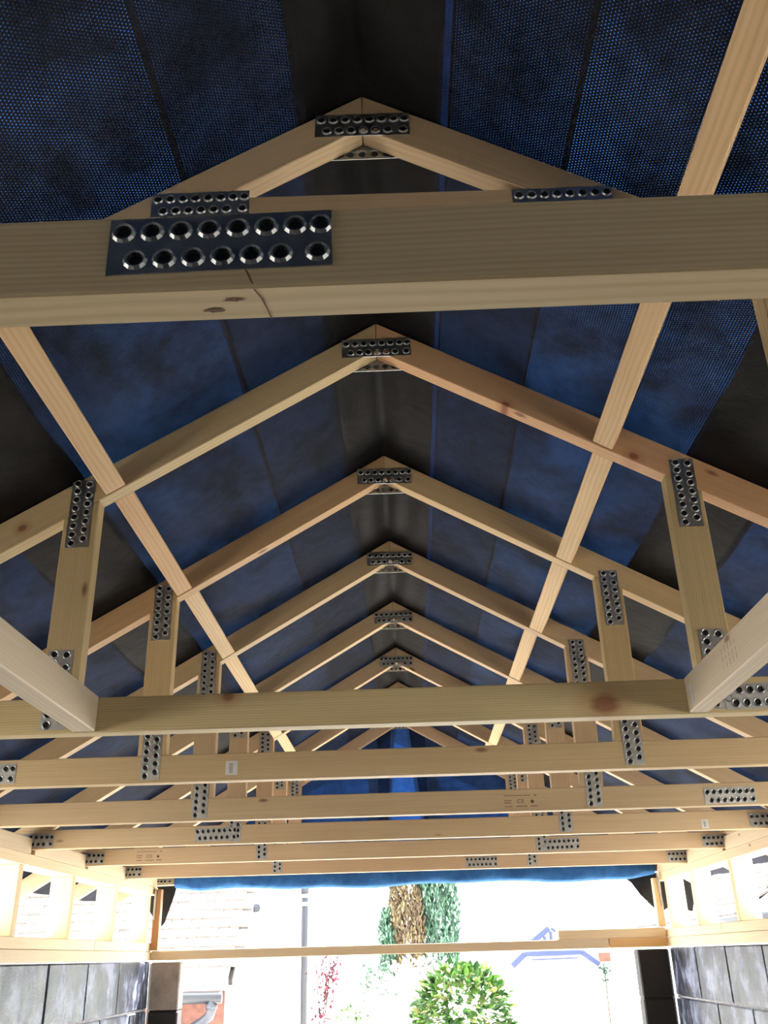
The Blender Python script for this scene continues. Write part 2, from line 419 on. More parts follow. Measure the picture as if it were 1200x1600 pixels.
# ------------------------------------------------------------------ nail plates
def plate_mesh(name, length=0.15, width=0.047, n=8, open_holes=()):
    """punched plate in local XZ facing -Y: staggered holes, each a dished rim and a dark bore"""
    bm = bmesh.new(); pitch = length/(n - 0.25)
    t = 0.0012; ch = width/2
    x0 = -length/2; mat_dark = []
    def quadcell(ax, bx, az, bz, hole, openh):
        if not hole:
            v = [bm.verts.new((x, -t, z)) for x, z in ((ax, az), (bx, az), (bx, bz), (ax, bz))]
            bm.faces.new(v); return
        cx, cz = hole; k = 12
        def ring(r, y): return [bm.verts.new((min(max(cx + r*math.cos(2*math.pi*i/k), x0+.0004), -x0-.0004), y, cz + r*math.sin(2*math.pi*i/k))) for i in range(k)]
        # outer border of the cell sampled on the same angles
        out = []
        for i in range(k):
            a = 2*math.pi*i/k; dx, dz = math.cos(a), math.sin(a); s = 1e9
            if dx > 1e-6: s = min(s, (bx-cx)/dx)
            if dx < -1e-6: s = min(s, (ax-cx)/dx)
            if dz > 1e-6: s = min(s, (bz-cz)/dz)
            if dz < -1e-6: s = min(s, (az-cz)/dz)
            out.append(bm.verts.new((cx + s*dx, -t, cz + s*dz)))
        for (qx, qz) in ((ax, az), (bx, az), (bx, bz), (ax, bz)):
            a = math.atan2(qz-cz, qx-cx) % (2*math.pi); i = int(a/(2*math.pi/k)) % k
            qv = bm.verts.new((qx, -t, qz)); bm.faces.new((out[i], qv, out[(i+1) % k]))
        rr = [out, ring(0.0086, -t), ring(0.0069, -t - 0.0020), ring(0.0054, -t - 0.0013), ring(0.0046, -0.0002)]
        for j in range(4):
            for i in range(k):
                f_ = bm.faces.new((rr[j][i], rr[j][(i+1) % k], rr[j+1][(i+1) % k], rr[j+1][i]))
                if j == 3: f_.material_index = 1
        if not openh:
            f_ = bm.faces.new(rr[4]); f_.material_index = 1
    h = 0
    for r in range(2):
        az = -width/2 + r*ch; bz = az + ch
        off = 0.0 if r == 1 else pitch*0.5
        edges = [x0]; x = x0 + (pitch if r == 1 else pitch*1.5) - pitch*0.02
        while x < -x0 - 0.006: edges.append(x); x += pitch
        edges.append(-x0)
        for a, b in zip(edges, edges[1:]):
            if b - a < 0.012: quadcell(a, b, az, bz, None, False)
            else:
                c_ = (a+b)/2 if b - a < pitch*1.2 else b - pitch/2
                quadcell(a, b, az, bz, (c_, (az+bz)/2), (r == 0 and len(edges)//2 - 1 <= edges.index(a) <= len(edges)//2 and 'mid' in open_holes))
    # rim of the sheet
    pr = [(x0, -width/2), (-x0, -width/2), (-x0, width/2), (x0, width/2)]
    for (a, b), (c, d) in zip(pr, pr[1:] + pr[:1]):
        bm.faces.new([bm.verts.new(q) for q in ((a, -t, b), (a, 0, b), (c, 0, d), (c, -t, d))])
    bmesh.ops.remove_doubles(bm, verts=bm.verts[:], dist=1e-5)
    bmesh.ops.recalc_face_normals(bm, faces=bm.faces[:])
    # the sheet is an open shell; make sure it faces -Y
    for f_ in bm.faces:
        f_.normal_update()
    flip = [f_ for f_ in bm.faces if f_.normal.y > 0.3]
    if flip: bmesh.ops.reverse_faces(bm, faces=flip)
    me = bm_mesh(bm, name)
    me.materials.append(M['galv']); me.materials.append(M['hole_shade'])
    return me
PLATE = plate_mesh('nail_plate')
PLATE_APEX = plate_mesh('nail_plate', open_holes=('mid',))

def plate(parent, x, z, y, ang=0.0, me=PLATE, back=False):
    mw = Matrix.Translation((x, y, z + H)) @ Matrix.Rotation(-ang, 4, 'Y')
    if back: mw = mw @ Matrix.Rotation(math.pi, 4, 'Z')
    return link('nail_plate', me, parent, None, mw)

# ------------------------------------------------------------------ trusses
TINT = {  # chord, left rafter, right rafter, left strut, right strut
    0: [(.92, .93, .88), (1, 1, 1), (1, 1, 1), (1, 1, 1), (1, 1, 1)],
    1: [(.95, .9, .85), (.93, .88, .85), (.86, .80, .76), (1, .97, .9), (.98, .95, .85)],
    2: [(.95, .97, .84), (.98, .97, .86), (1.02, .80, .68), (.93, .93, .80), (.90, .90, .76)],
    3: [(.92, .88, .80), (1.0, .84, .70), (1.0, .94, .82), (.95, .90, .76), (.97, .93, .80)],
    4: [(.96, .93, .90), (1.0, .96, .90), (1.0, .93, .90), (.95, .9, .90), (.96, .92, .90)],
    5: [(.98, .93, .90), (.97, .93, .90), (.95, .90, .90), (.95, .9, .90), (.95, .9, .90)],
    6: [(.98, .91, .90), (.93, .88, .90), (.93, .88, .90), (.95, .88, .90), (.95, .88, .90)],
    7: [(1.0, .91, .90), (.93, .88, .90), (.93, .88, .90), (.97, .88, .90), (.97, .88, .90)],
    8: [(.9, .83, .76), (.93, .86, .90), (.93, .86, .90), (.97, .88, .90), (.97, .88, .90)],
}
TLAB = {
    0: 'nearest pine truss, its bottom chord crossing the top of view with a large punched plate',
    1: 'second truss from the camera, with a raised collar tie and no bottom chord overhead',
    2: 'third truss, whose chord carries a big red knot and the ends of both trimmers',
    3: 'fourth truss, chord with a paper label left of centre and reddish left rafter',
    4: 'fifth truss, chord stamped with a dark CE mark right of centre',
    5: 'sixth truss, chord with a long splice plate beside its left strut',
    6: 'seventh truss, chord with a splice plate at its right strut and faint stamp at left',
    7: 'eighth truss, lowest chord in view with a short plate right of centre',
    8: 'farthest truss standing right against the blue tarpaulin gable',
}
TAIL = 1.60
def make_truss(n):
    y = YN[n]; zc = ZC[n]; zt = zc + CH; tr = TINT[n]
    root = empty('roof_truss', (XR, y + TH/2, zc + H))
    tag(root, TLAB[n], 'roof truss', 'pine trusses under the blue membrane')
    # rafters: plumb cut at the ridge, notched over the chord end, plumb cut tail
    for s, m, xe, t_ in ((-1, ML, XL - WT, tr[1]), (1, MR, XRW + WT, tr[2])):
        xq = XR + s*(ZA - RV - zt)/m               # where the underside meets the chord top
        xt = XR + s*TAIL
        low = lambda x: ZA - RV - m*abs(x - XR)
        topz = lambda x: ZA - m*abs(x - XR)
        xe2 = xe
        pts = [(XR, ZA), (XR, ZA - RV), (xq, zt), (XR + s*(ZA - zt - 0.004)/m, zt), (xe2, topz(xe2) - 0.004), (xe2, low(xe2)), (xt, low(xt)), (xt, topz(xt))]
        # keep the notch ordered outward
        xs_ = XR + s*(ZA - zt - 0.004)/m
        if abs(xs_ - XR) > abs(xe2 - XR): pts = [(XR, ZA), (XR, ZA - RV), (xq, zt), (xe2, zt), (xe2, low(xe2)), (xt, low(xt)), (xt, topz(xt))]
        pts = [(px + (s*0.0006 if abs(px - XR) < 1e-6 else 0), pz) for px, pz in pts]
        L = math.hypot(1, m)
        prism('rafter', pts, y, TH, (s/L, -m/L) if s > 0 else (1/L, m/L), M['wood'], root, 0.0012, t_)
    # bottom chord (cut away between the trimmers on the second truss)
    def chord(xa, xb, la, lb):
        pa = [(xa, zc), (xb, zc)]
        if lb: pa += [(xb, min(zt, ztop(xb) - 0.004)), (XR + (ZA - zt - 0.004)/MR, zt)] if ztop(xb) - 0.004 < zt else [(xb, zt)]
        else: pa += [(xb, zt)]
        if la: pa += [(XR - (ZA - zt - 0.004)/ML, zt), (xa, ztop(xa) - 0.004)] if ztop(xa) - 0.004 < zt else [(xa, zt)]
        else: pa += [(xa, zt)]
        return prism('bottom_chord', pa, y, TH, (1, 0), M['wood'], root, 0.0016 if n else 0.002, tr[0])
    if n == 1:
        chord(XL - WT, -0.609, True, False); chord(0.545, XRW + WT, False, True); ch = None
    else:
        ch = chord(XL - WT, XRW + WT, True, True)
    # struts
    if n != 0 or True:
        for sx, t_ in ((SL[n], tr[3]), (SR[n], tr[4])):
            m = ML if sx < 0 else MR
            a, b = sx - 0.033, sx + 0.035
            if sx > 0: a, b = sx - 0.036, sx + 0.032
            lz = lambda x: ZA - RV - m*abs(x - XR)
            prism('strut', [(a, zt), (b, zt), (b, lz(b)), (a, lz(a))], y, TH, (0, 1), M['wood'], root, 0.0015, t_)
            plate(root, sx, 0.824, y, math.pi/2 + R.uniform(-.015, .015))
            plate(root, sx + R.uniform(-.003, .003), zc + 0.082, y, math.pi/2 + R.uniform(-.02, .02))
    # ridge plates on both faces
    plate(root, XR, 1.201, y, R.uniform(-.02, .02), PLATE_APEX)
    plate(root, XR, 1.188, y + TH, 0, PLATE_APEX, True)
    # heel plates
    if n != 1:
        plate(root, XL - 0.001, zc + 0.029, y); plate(root, XRW - 0.012, zc + 0.029, y)
    return root, ch

trusses = {n: make_truss(n) for n in range(9)}
# collar of the second truss
y1 = YN[1]; zk = 1.058; zk0 = 0.992
cl = lambda z: XR - (ZA - RV - z)/ML
cr = lambda z: XR + (ZA - RV - z)/MR
prism('collar_tie', [(cl(zk0), zk0), (cr(zk0), zk0), (cr(zk), zk - 0.004), (cl(zk), zk + 0.002)], y1, TH, (1, 0), M['wood'], trusses[1][0], 0.0015, (.86, .80, .78))
plate(trusses[1][0], -0.288, 1.048, y1); plate(trusses[1][0], 0.264, 1.028, y1)
# splice plates seen on the chords
T = lambda n: trusses[n][0]
plate(T(0), -0.1135, 0.4345, YN[0], 0.012)
plate(T(2), 0.650, 0.410, YN[2]-0.0012, 0.01)
plate(T(3), -1.027, 0.424, YN[3])
plate(T(4), 0.948, 0.4065, YN[4], 0.005)
plate(T(5), -0.693, 0.410, YN[5]-0.0012, 0.02)
plate(T(6), 0.620, 0.402, YN[6]-0.0012, 0.015)
plate(T(7), 0.328, 0.392, YN[7], 0.0)

# knots that can be told apart
def knot(o, key, x, z, r):
    inv = PW(o).inverted(); p = inv @ Vector((x, 0, z + H)); o[key] = (p.x, p.z, r)
knot(trusses[2][1], 'knot_a', 0.360, 0.404, 0.026)
knot(trusses[2][1], 'knot_b', -0.326, 0.440, 0.013)
raf = lambda n, i: [c for c in trusses[n][0].children if c.name.split('.')[0] == 'rafter'][i]
knot(raf(2, 1), 'knot_a', 0.482, 0.910, 0.011); knot(raf(2, 1), 'knot_b', 0.232, 1.044, 0.009)
knot(raf(2, 0), 'knot_a', -0.758, 0.796, 0.010)

# ---- finger joint and gouges on the nearest chord
ch0 = trusses[0][1]; zb0 = ZC[0]
def sliver(name, pts, mat, parent):
    """thin raised streak through world points, given as a ribbon (point, half width vector)"""
    bm = bmesh.new(); rows = []
    for p, h in pts: rows.append((bm.verts.new(Vector(p) - Vector(h)), bm.verts.new(Vector(p) + Vector(h))))
    for a, b in zip(rows, rows[1:]): bm.faces.new((a[0], a[1], b[1], b[0]))
    me = bm_mesh(bm, name); mw = PW(parent); me.transform(mw.inverted())
    return link(name, me, parent, mat, mw)
e_ = 0.0003
pts = [((-0.100, YN[0]-e_, zb0+0.022+H), (.0006, 0, 0)), ((-0.094, YN[0]-e_, zb0+0.011+H), (.0008, 0, 0)), ((-0.0905, YN[0]-e_, zb0+0.002+H), (.0006, 0, 0))]
sliver('joint_line', pts, M['crack'], ch0)
pts = [((-0.090, YN[0]+0.002, zb0-e_+H), (.0005, 0, 0)), ((-0.086, YN[0]+0.012, zb0-e_+H), (.0007, 0, 0)), ((-0.084, YN[0]+0.024, zb0-e_+H), (.0005, 0, 0)), ((-0.0825, YN[0]+0.034, zb0-e_+H), (.0006, 0, 0))]
sliver('joint_line', pts, M['crack'], ch0)
def gouge(x, y, lx, ly):
    bm = bmesh.new(); k = 14; vs = []
    for i in range(k):
        a = 2*math.pi*i/k; r = 1 + R.uniform(-.35, .35)
        vs.append(bm.verts.new((x + lx*r*math.cos(a), y + ly*r*math.sin(a), zb0 - e_ + H)))
    bm.faces.new(vs)
    me = bm_mesh(bm, 'gouge'); mw = PW(ch0); me.transform(mw.inverted()); link('gouge', me, ch0, M['gouge'], mw)
gouge(-0.120, 0.5085, 0.006, 0.0022); gouge(-0.105, 0.4985, 0.008, 0.0016)

# ---- printed stamps and paper labels
def text_mesh(body, size):
    cu = bpy.data.curves.new('stamp', 'FONT'); cu.body = body; cu.size = size
    cu.align_x = 'CENTER'; cu.align_y = 'CENTER'
    o = bpy.data.objects.new('stamp_tmp', cu); COL.objects.link(o)
    dg = bpy.context.evaluated_depsgraph_get(); me = bpy.data.meshes.new_from_object(o.evaluated_get(dg))
    bpy.data.objects.remove(o); bpy.data.curves.remove(cu)
    me.materials.clear(); me.materials.append(M['ink']); return me
def ce_stamp(parent, xa, xb, za, zb, y):
    """CE mark between rows of print too small to read"""
    w = xb - xa; h = zb - za; yy = y - 0.0004
    me = text_mesh('CE', h*0.48)
    mw = Matrix.Translation((xa + w*0.5, yy, za + h*0.45 + H)) @ Matrix.Rotation(math.pi/2, 4, 'X')
    me.transform(Matrix.Scale(1.25, 4, (1, 0, 0)))
    link('stamp', me, parent, None, mw)
    bm = bmesh.new()
    def dash(x0, x1, z, t):
        bm.faces.new([bm.verts.new((x, yy, q + H)) for x, q in ((x0, z-t), (x1, z-t), (x1, z+t), (x0, z+t))])
    def row(x0, x1, z, t):
        x = x0
        while x < x1:
            l = R.uniform(.002, .0045); dash(x, min(x+l, x1), z, t); x += l + .0012
    row(xa, xa + w*0.80, zb, 0.0011); row(xb - w*.08, xb, zb, 0.0018)
    row(xa, xa + w*.22, za + h*.55, .0013); row(xa, xa + w*.2, za + h*.33, .0013); row(xa, xa + w*.24, za, .0012)
    row(xa + w*.36, xa + w*.70, za, .0014); row(xa + w*.8, xb, za, .0016)
    k = 10; cx, cz = xa + w*.86, za + h*.42
    bm.faces.new([bm.verts.new((cx + .0052*math.cos(2*math.pi*i/k), yy, cz + .0052*math.sin(2*math.pi*i/k) + H)) for i in range(k)])
    me = bm_mesh(bm, 'stamp'); pw = PW(parent); me.transform(pw.inverted()); link('stamp', me, parent, M['ink'], pw)
ce_stamp(trusses[4][1], 0.282, 0.378, 0.393, 0.424, YN[4])
ce_stamp(trusses[6][1], -1.140, -1.036, 0.386, 0.420, YN[6])
def paper(parent, x0, x1, z0, z1, y):
    lab = slab('paper_label', (x0, y - 0.0006, z0 + H), (x1, y - 0.0001, z1 + H), M['label'], parent)
    bm = bmesh.new(); yy = y - 0.0008; z = z0 + (z1-z0)*.15
    while z < z1 - (z1-z0)*.15:
        t = R.uniform(.0003, .0009)
        bm.faces.new([bm.verts.new((x, yy, q + H)) for x, q in ((x0+(x1-x0)*.3, z), (x0+(x1-x0)*.62, z), (x0+(x1-x0)*.62, z+t), (x0+(x1-x0)*.3, z+t))])
        z += t + R.uniform(.0006, .0012)
    me = bm_mesh(bm, 'barcode'); pw = PW(parent); me.transform(pw.inverted()); link('barcode', me, parent, M['ink'], pw)
    o = [c for c in parent.children if c.name.startswith('paper_label')][-1]; o['label'] = 'small grey paper label with a barcode'
paper(trusses[3][1], -0.441, -0.412, 0.405, 0.438, YN[3])
paper(trusses[5][1], 1.028, 1.052, 0.381, 0.411, YN[5])

# ------------------------------------------------------------------ trimmers of the roof opening
TRL = 'pale weathered trimmer joist running from the %s end of the third truss towards the camera'
for side, xa, xb in (('left', -0.607, -0.565), ('right', 0.508, 0.543)):
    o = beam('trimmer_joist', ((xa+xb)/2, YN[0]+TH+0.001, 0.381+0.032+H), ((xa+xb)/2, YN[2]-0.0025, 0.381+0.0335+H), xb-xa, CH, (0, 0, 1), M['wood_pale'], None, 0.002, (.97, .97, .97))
    tag(o, TRL % side, 'joist', 'trimmers of the roof opening')
    if side == 'right':
        pw = PW(o); bm = bmesh.new(); xx = xa - 0.0004
        for r_ in range(5):                      # blurred strokes of stamped print
            y = 1.40 + r_*0.016
            for z0_, z1_ in ((0.398, 0.408), (0.411, 0.419), (0.423, 0.434)):
                a_, b_ = z0_ + R.uniform(-.002, .002) + H, z1_ + R.uniform(-.003, .001) + H
                bm.faces.new([bm.verts.new(q) for q in ((xx, y, a_), (xx, y + .0035, a_), (xx, y + .0035, b_), (xx, y, b_))])
        me = bm_mesh(bm, 'stamp'); me.transform(pw.inverted()); link('stamp', me, o, M['faint_ink'], pw)
        lab = link('paper_label', box_mesh('paper_label', .012, .0004, .036, 0), o, M['label'], Matrix.Translation((xa - .0004, 1.655, 0.409 + H)) @ Matrix.Rotation(math.pi/2, 4, 'Z'))

# ------------------------------------------------------------------ noggins between the rafters
ORD = ['first', 'second', 'third', 'fourth', 'fifth', 'sixth', 'seventh', 'eighth', 'ninth']
def noggin(side, k, tint):
    m = ML if side == 'left' else -MR
    xc = -0.5735 if side == 'left' else 0.4225
    if side == 'left': xc += 0.004*k - 0.004
    else: xc -= 0.002*k - 0.002
    nrm = Vector((-m, 0, 1)).normalized()
    zlow = ztop(xc) - RV + H
    j = R.uniform(-0.006, 0.006)
    c = Vector((xc + j, 0, zlow + j*m)) + nrm*(0.0185 + R.uniform(0, .002))
    a = Vector((c.x, YN[k] + TH + 0.0008, c.z)); b = Vector((c.x, YN[k+1] - 0.0024, c.z))
    o = beam('noggin', a, b, 0.044, 0.036, nrm, M['wood'], None, 0.0018, tint)
    tag(o, '%s-hand noggin strip nailed between the %s and %s trusses' % (side, ORD[k], ORD[k+1]), 'noggin', 'noggins between the rafters')
NT_ = [(1.06, .92, .80), (1.05, .92, .80), (1.06, .86, .70), (1.1, 1.0, .86), (1.1, 1.0, .86), (1.1, 1, .88), (1.1, 1, .9), (1.1, 1, .9)]
for k in range(0, 8):
    if k > 0: noggin('left', k, NT_[k])
    noggin('right', k, NT_[k] if k != 2 else (1.08, .98, .84))

# ------------------------------------------------------------------ stud frames on the side walls
def stud_wall(side, xi, sgn, ys):
    root = empty('stud_frame', (xi + sgn*WT/2, (YB+YF)/2, H + 0.012))
    tag(root, 'bright timber stud frame with plates on top of the %s block wall' % side, 'stud frame')
    xc = xi + sgn*0.047; w = 0.092
    pieces = [('sole_plate', 0.0135, 0.0545), ('sole_plate', 0.0555, 0.0935), ('top_plate', 0.3225, 0.3610)]
    for nm, z0, z1 in pieces:
        cuts = [YB, 1.2 if z0 < .03 else 0.4, 3.05 if z0 < .03 else 4.32 if z0 < .1 else 2.2, YF - 0.02]
        for a, b in zip(cuts, cuts[1:]):
            beam(nm, (xc, a + 0.001, (z0+z1)/2 + H), (xc, b - 0.001, (z0+z1)/2 + H), w, z1 - z0, (0, 0, 1), M['wood_pale'], root, 0.002, (1.22, 1.16, 1.06))  # fresh pale wood, tint lifted to put washed-out glare into the colour
    for y in ys:
        beam('stud', (xc, y + .019, 0.0942 + H), (xc, y + .019, 0.3218 + H), 0.088, 0.038, (0, 1, 0), M['wood_pale'], root, 0.0015, (1.22, 1.14, .98))  # studs tinted up too, daylight glare carried by the colour
    return root
ysL = [3.405, 3.965, 4.560, 5.150]; ysR = [3.465, 4.060, 4.650, 5.135]
stud_wall('left', XL, -1, [-2.1, -1.5, -0.9, -0.3, 0.35, .95, 1.55, 2.15, 2.8] + ysL)
stud_wall('right', XRW, 1, [-2.1, -1.5, -0.9, -0.3, 0.35, .95, 1.55, 2.2, 2.85] + ysR)

for side, xo in (('left', XL - 0.1195), ('right', XRW + 0.1075)):
    sr_ = [o for o in bpy.data.objects if o.name.startswith('stud_frame') and side in o['label']][0]
    slab('added_shade_board', (xo, YB, H + 0.02), (xo + 0.012, -0.45, H + 0.36), M['tarblack'], sr_)  # added unseen boards that keep side daylight off the near trusses
# blocking between the truss ends on top of the plates
for side, xi, sgn, ks in (('left', XL, -1, (3, 4, 5, 6, 7)), ('right', XRW, 1, (4, 5, 6, 7))):
    for k in ks:
        z0 = 0.3615; z1 = 0.414
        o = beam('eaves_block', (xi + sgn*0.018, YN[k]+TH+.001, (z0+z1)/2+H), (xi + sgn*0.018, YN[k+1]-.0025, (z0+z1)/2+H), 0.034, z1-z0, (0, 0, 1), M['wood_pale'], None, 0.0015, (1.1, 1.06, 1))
        tag(o, 'pale eaves block on the %s wall plate between the %s and %s trusses' % (side, ORD[k], ORD[k+1]), 'eaves block', 'eaves blocks between truss ends')

# ------------------------------------------------------------------ roof membrane strips
def sheet(name, side, s0, s1, mat, lift, label, cat='membrane', sag=0.010, wr=0.0013, ya=YB, yb=YF + 0.12, nu=6, seed=0):
    """strip of cloth on one slope: s = horizontal distance from the ridge"""
    rr = random.Random(seed); ph = [rr.uniform(0, 6.3) for _ in range(6)]
    dy = 0.04; nv = int((yb - ya)/dy)
    bm = bmesh.new(); uvl = bm.loops.layers.uv.new('metres'); grid = []; co = {}
    m = ML if side < 0 else MR
    for j in range(nv + 1):
        y = ya + (yb - ya)*j/nv; row = []
        fr = ((y - YN[0] - TH/2)/0.6) % 1.0
        sg = math.sin(math.pi*fr)**2*sag
        for i in range(nu + 1):
            s = s0 + (s1 - s0)*i/nu
            wz = wr*(math.sin(y*7.1 + s*9 + ph[0]) + math.sin(y*17 - s*23 + ph[1])*.6 + math.sin(s*41 + y*5 + ph[2])*.5)*math.sin(math.pi*fr)
            wy = 0.0015*math.sin(y*3.3 + ph[3]) if i in (0, nu) else 0
            x = XR + side*(s + wy)
            z = ZA - m*s + 0.003 + lift - sg + wz
            v = bm.verts.new((x, y, z + H)); row.append(v); co[v] = (y, s*math.hypot(1, m)*1.0 + 3*(side > 0))
        grid.append(row)
    for j in range(nv):
        for i in range(nu):
            q = (grid[j][i], grid[j][i+1], grid[j+1][i+1], grid[j+1][i])
            f_ = bm.faces.new(q if side > 0 else q[::-1])
            for l in f_.loops: l[uvl].uv = co[l.vert]
    me = bm_mesh(bm, name, True)
    o = link(name, me, None, M[mat]); tag(o, label, cat); return o

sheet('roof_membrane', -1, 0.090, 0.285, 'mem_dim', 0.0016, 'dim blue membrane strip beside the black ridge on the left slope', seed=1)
sheet('roof_membrane', -1, 0.277, 0.615, 'mem_blue', 0.0, 'bright blue dotted membrane strip in the middle of the left slope', seed=2)
sheet('roof_membrane', -1, 0.607, 0.775, 'mem_black', 0.0016, 'black lap strip of membrane low on the left slope', seed=3)
sheet('roof_membrane', -1, 0.767, 1.62, 'mem_blue', 0.0, 'lowest blue membrane strip running down to the left eaves', seed=4)
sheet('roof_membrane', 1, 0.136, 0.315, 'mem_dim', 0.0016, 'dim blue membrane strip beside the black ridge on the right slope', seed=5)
sheet('roof_membrane', 1, 0.307, 0.637, 'mem_blue', 0.0, 'bright blue dotted membrane strip in the middle of the right slope', seed=6)
sheet('roof_membrane', 1, 0.629, 0.790, 'mem_black', 0.0016, 'black lap strip of membrane low on the right slope', seed=7)
sheet('roof_membrane', 1, 0.782, 1.62, 'mem_blue', 0.0, 'lowest blue membrane strip running down to the right eaves', seed=8)
sheet('membrane_seam', 1, 0.118, 0.140, 'mem_edge', 0.002, 'thin bright blue seam along the right edge of the black ridge', 'seam', wr=0.001, nu=2, seed=9)
# black ridge strip folded over the apex, with gathered wrinkles
def ridge_strip():
    bm = bmesh.new(); uvl = bm.loops.layers.uv.new('metres'); co = {}; grid = []
    dy = 0.025; ya, yb = YB, YF + 0.12; nv = int((yb-ya)/dy); nu = 20
    for j in range(nv+1):
        y = ya + (yb-ya)*j/nv; row = []; fr = ((y - YN[0] - TH/2)/0.6) % 1.0; w = math.sin(math.pi*fr)
        for i in range(nu+1):
            s = -0.105 + 0.231*i/nu
            z = ZA - (ML*-s if s < 0 else MR*s) + 0.006
            k = int((y - YN[0])/0.6)
            amp = 0.006 + 0.0035*math.sin(k*2.3)
            z += -0.012*w*w + w*amp*math.sin(s*85 + 1.3*k + 2.2*math.sin(y*2.1)) * (1 - min(1, abs(s)/0.13))
            x = XR + s + (0.006*math.sin(y*1.9 + 1) if i == 0 else 0)
            v = bm.verts.new((x, y, z + H)); row.append(v); co[v] = (y, s + 7)
        grid.append(row)
    for j in range(nv):
        for i in range(nu):
            f_ = bm.faces.new((grid[j][i], grid[j][i+1], grid[j+1][i+1], grid[j+1][i]))
            for l in f_.loops: l[uvl].uv = co[l.vert]
    o = link('ridge_strip', bm_mesh(bm, 'ridge_strip', True), None, M['mem_black'])
    tag(o, 'black wrinkled membrane strip folded along the ridge', 'membrane')
ridge_strip()

# ------------------------------------------------------------------ blue tarpaulin closing the front gable
def cloth(name, fn, nu, nv, mat, parent=None, uvs=None):
    bm = bmesh.new(); uvl = bm.loops.layers.uv.new('metres'); co = {}; g_ = []
    for j in range(nv+1):
        row = []
        for i in range(nu+1):
            p = fn(i/nu, j/nv); v = bm.verts.new((p[0], p[1], p[2] + H)); row.append(v); co[v] = (p[0] + p[1]*.7, p[2])
        g_.append(row)
    for j in range(nv):
        for i in range(nu):
            f_ = bm.faces.new((g_[j][i], g_[j][i+1], g_[j+1][i+1], g_[j+1][i]))
            for l in f_.loops: l[uvl].uv = co[l.vert]
    me = bm_mesh(bm, name, True)
    return link(name, me, parent, M[mat], Matrix.Identity(4) if parent is None else PW(parent) @ PW(parent).inverted())
tp = empty('gable_tarpaulin', (0, YF + 0.03, H + 0.34))
tag(tp, 'blue tarpaulin hung over the front gable, its hem folded under the last chord', 'tarpaulin')
YT = YN[8] + TH + 0.006
def gable_fn(xa, xb, yo, zb=0.40):
    def fn(u, v):
        x = xa + (xb - xa)*u
        zt_ = ztop(x) + 0.002
        z = zb + (zt_ - zb)*v
        return (x, YT + yo + 0.006*math.sin(x*9 + z*4) + 0.004*math.sin(z*21 + x*13), z)
    return fn
cloth('tarp_sheet', gable_fn(-1.42, -0.17, 0), 30, 14, 'tarp', tp)
cloth('tarp_sheet', gable_fn(0.10, 1.36, 0), 30, 14, 'tarp', tp)
def mid_fn(x0a, x1a, x0b, x1b, yo):
    def fn(u, v):
        xa = x0b + (x0a - x0b)*v; xb = x1b + (x1a - x1b)*v
        x = xa + (xb - xa)*u
        z = 0.40 + (ztop(x) - 0.40)*v
        return (x, YT + yo + 0.003*math.sin(z*15), z)
    return fn
cloth('tarp_panel', mid_fn(-0.09, 0.00, -0.13, 0.12, 0.012), 8, 14, 'tarp_light', tp)
cloth('tarp_fold', mid_fn(-0.20, -0.06, -0.24, -0.12, 0.022), 6, 14, 'tarp_dark', tp)
cloth('tarp_fold', mid_fn(-0.02, 0.16, 0.11, 0.21, 0.022), 6, 14, 'tarp_dark', tp)
# hem: down the outside, under the chord, and up its inner face
def hem_fn(u, v):
    x = -1.255 + 2.53*u
    zb = 0.338 + 0.006*math.sin(x*5.1) + 0.004*math.sin(x*13+1) + (0.02*max(0, abs(x) - 1.12)/0.13)
    yi = YN[8] - 0.020 + 0.005*math.sin(x*17) ; yo = YT + 0.004
    b = 0.008*math.sin(x*23 + v*9) + 0.005*math.sin(x*41 - v*7)
    path = [(yi + 0.012, 0.452), (yi + b*.4, 0.42), (yi - 0.006 + b*.5, 0.375), (yi + b*.4, zb + 0.012), ((yi+yo)/2, zb), (yo, zb + 0.014), (yo, 0.40), (yo, 0.44)]
    t_ = v*(len(path)-1); i = min(int(t_), len(path)-2); q = t_ - i
    return (x, path[i][0]*(1-q) + path[i+1][0]*q, path[i][1]*(1-q) + path[i+1][1]*q)
cloth('tarp_hem', hem_fn, 120, 14, 'tarp_hem', tp)
# black membrane flaps hanging at both gable corners
def flap(name, pts, y, label):
    bm = bmesh.new(); uvl = bm.loops.layers.uv.new('metres')
    vs = [bm.verts.new((x, y + 0.004*math.sin(i*2.1), z + H)) for i, (x, z) in enumerate(pts)]
    f_ = bm.faces.new(vs)
    for l in f_.loops: l[uvl].uv = (l.vert.co.x, l.vert.co.z)
    bmesh.ops.triangulate(bm, faces=bm.faces[:])
    r_ = bmesh.ops.extrude_face_region(bm, geom=bm.faces[:])
    for v in r_['geom']:
        if isinstance(v, bmesh.types.BMVert): v.co.y += 0.002
    bmesh.ops.recalc_face_normals(bm, faces=bm.faces[:])
    o = link(name, bm_mesh(bm, name), None, M['mem_black']); tag(o, label, 'membrane', 'membrane flaps at the gable corners')
flap('membrane_flap', [(1.12, .352), (1.16, .325), (1.20, .262), (1.285, .175), (1.36, .205), (1.46, .175), (1.50, .30), (1.44, .335), (1.38, .365), (1.25, .372)], YT + 0.035, 'black membrane flap hanging at the right front corner')
flap('membrane_flap', [(-1.262, .372), (-1.275, .32), (-1.315, .19), (-1.345, .16), (-1.40, .25), (-1.44, .37)], YT + 0.035, 'black membrane flap hanging at the left front corner')

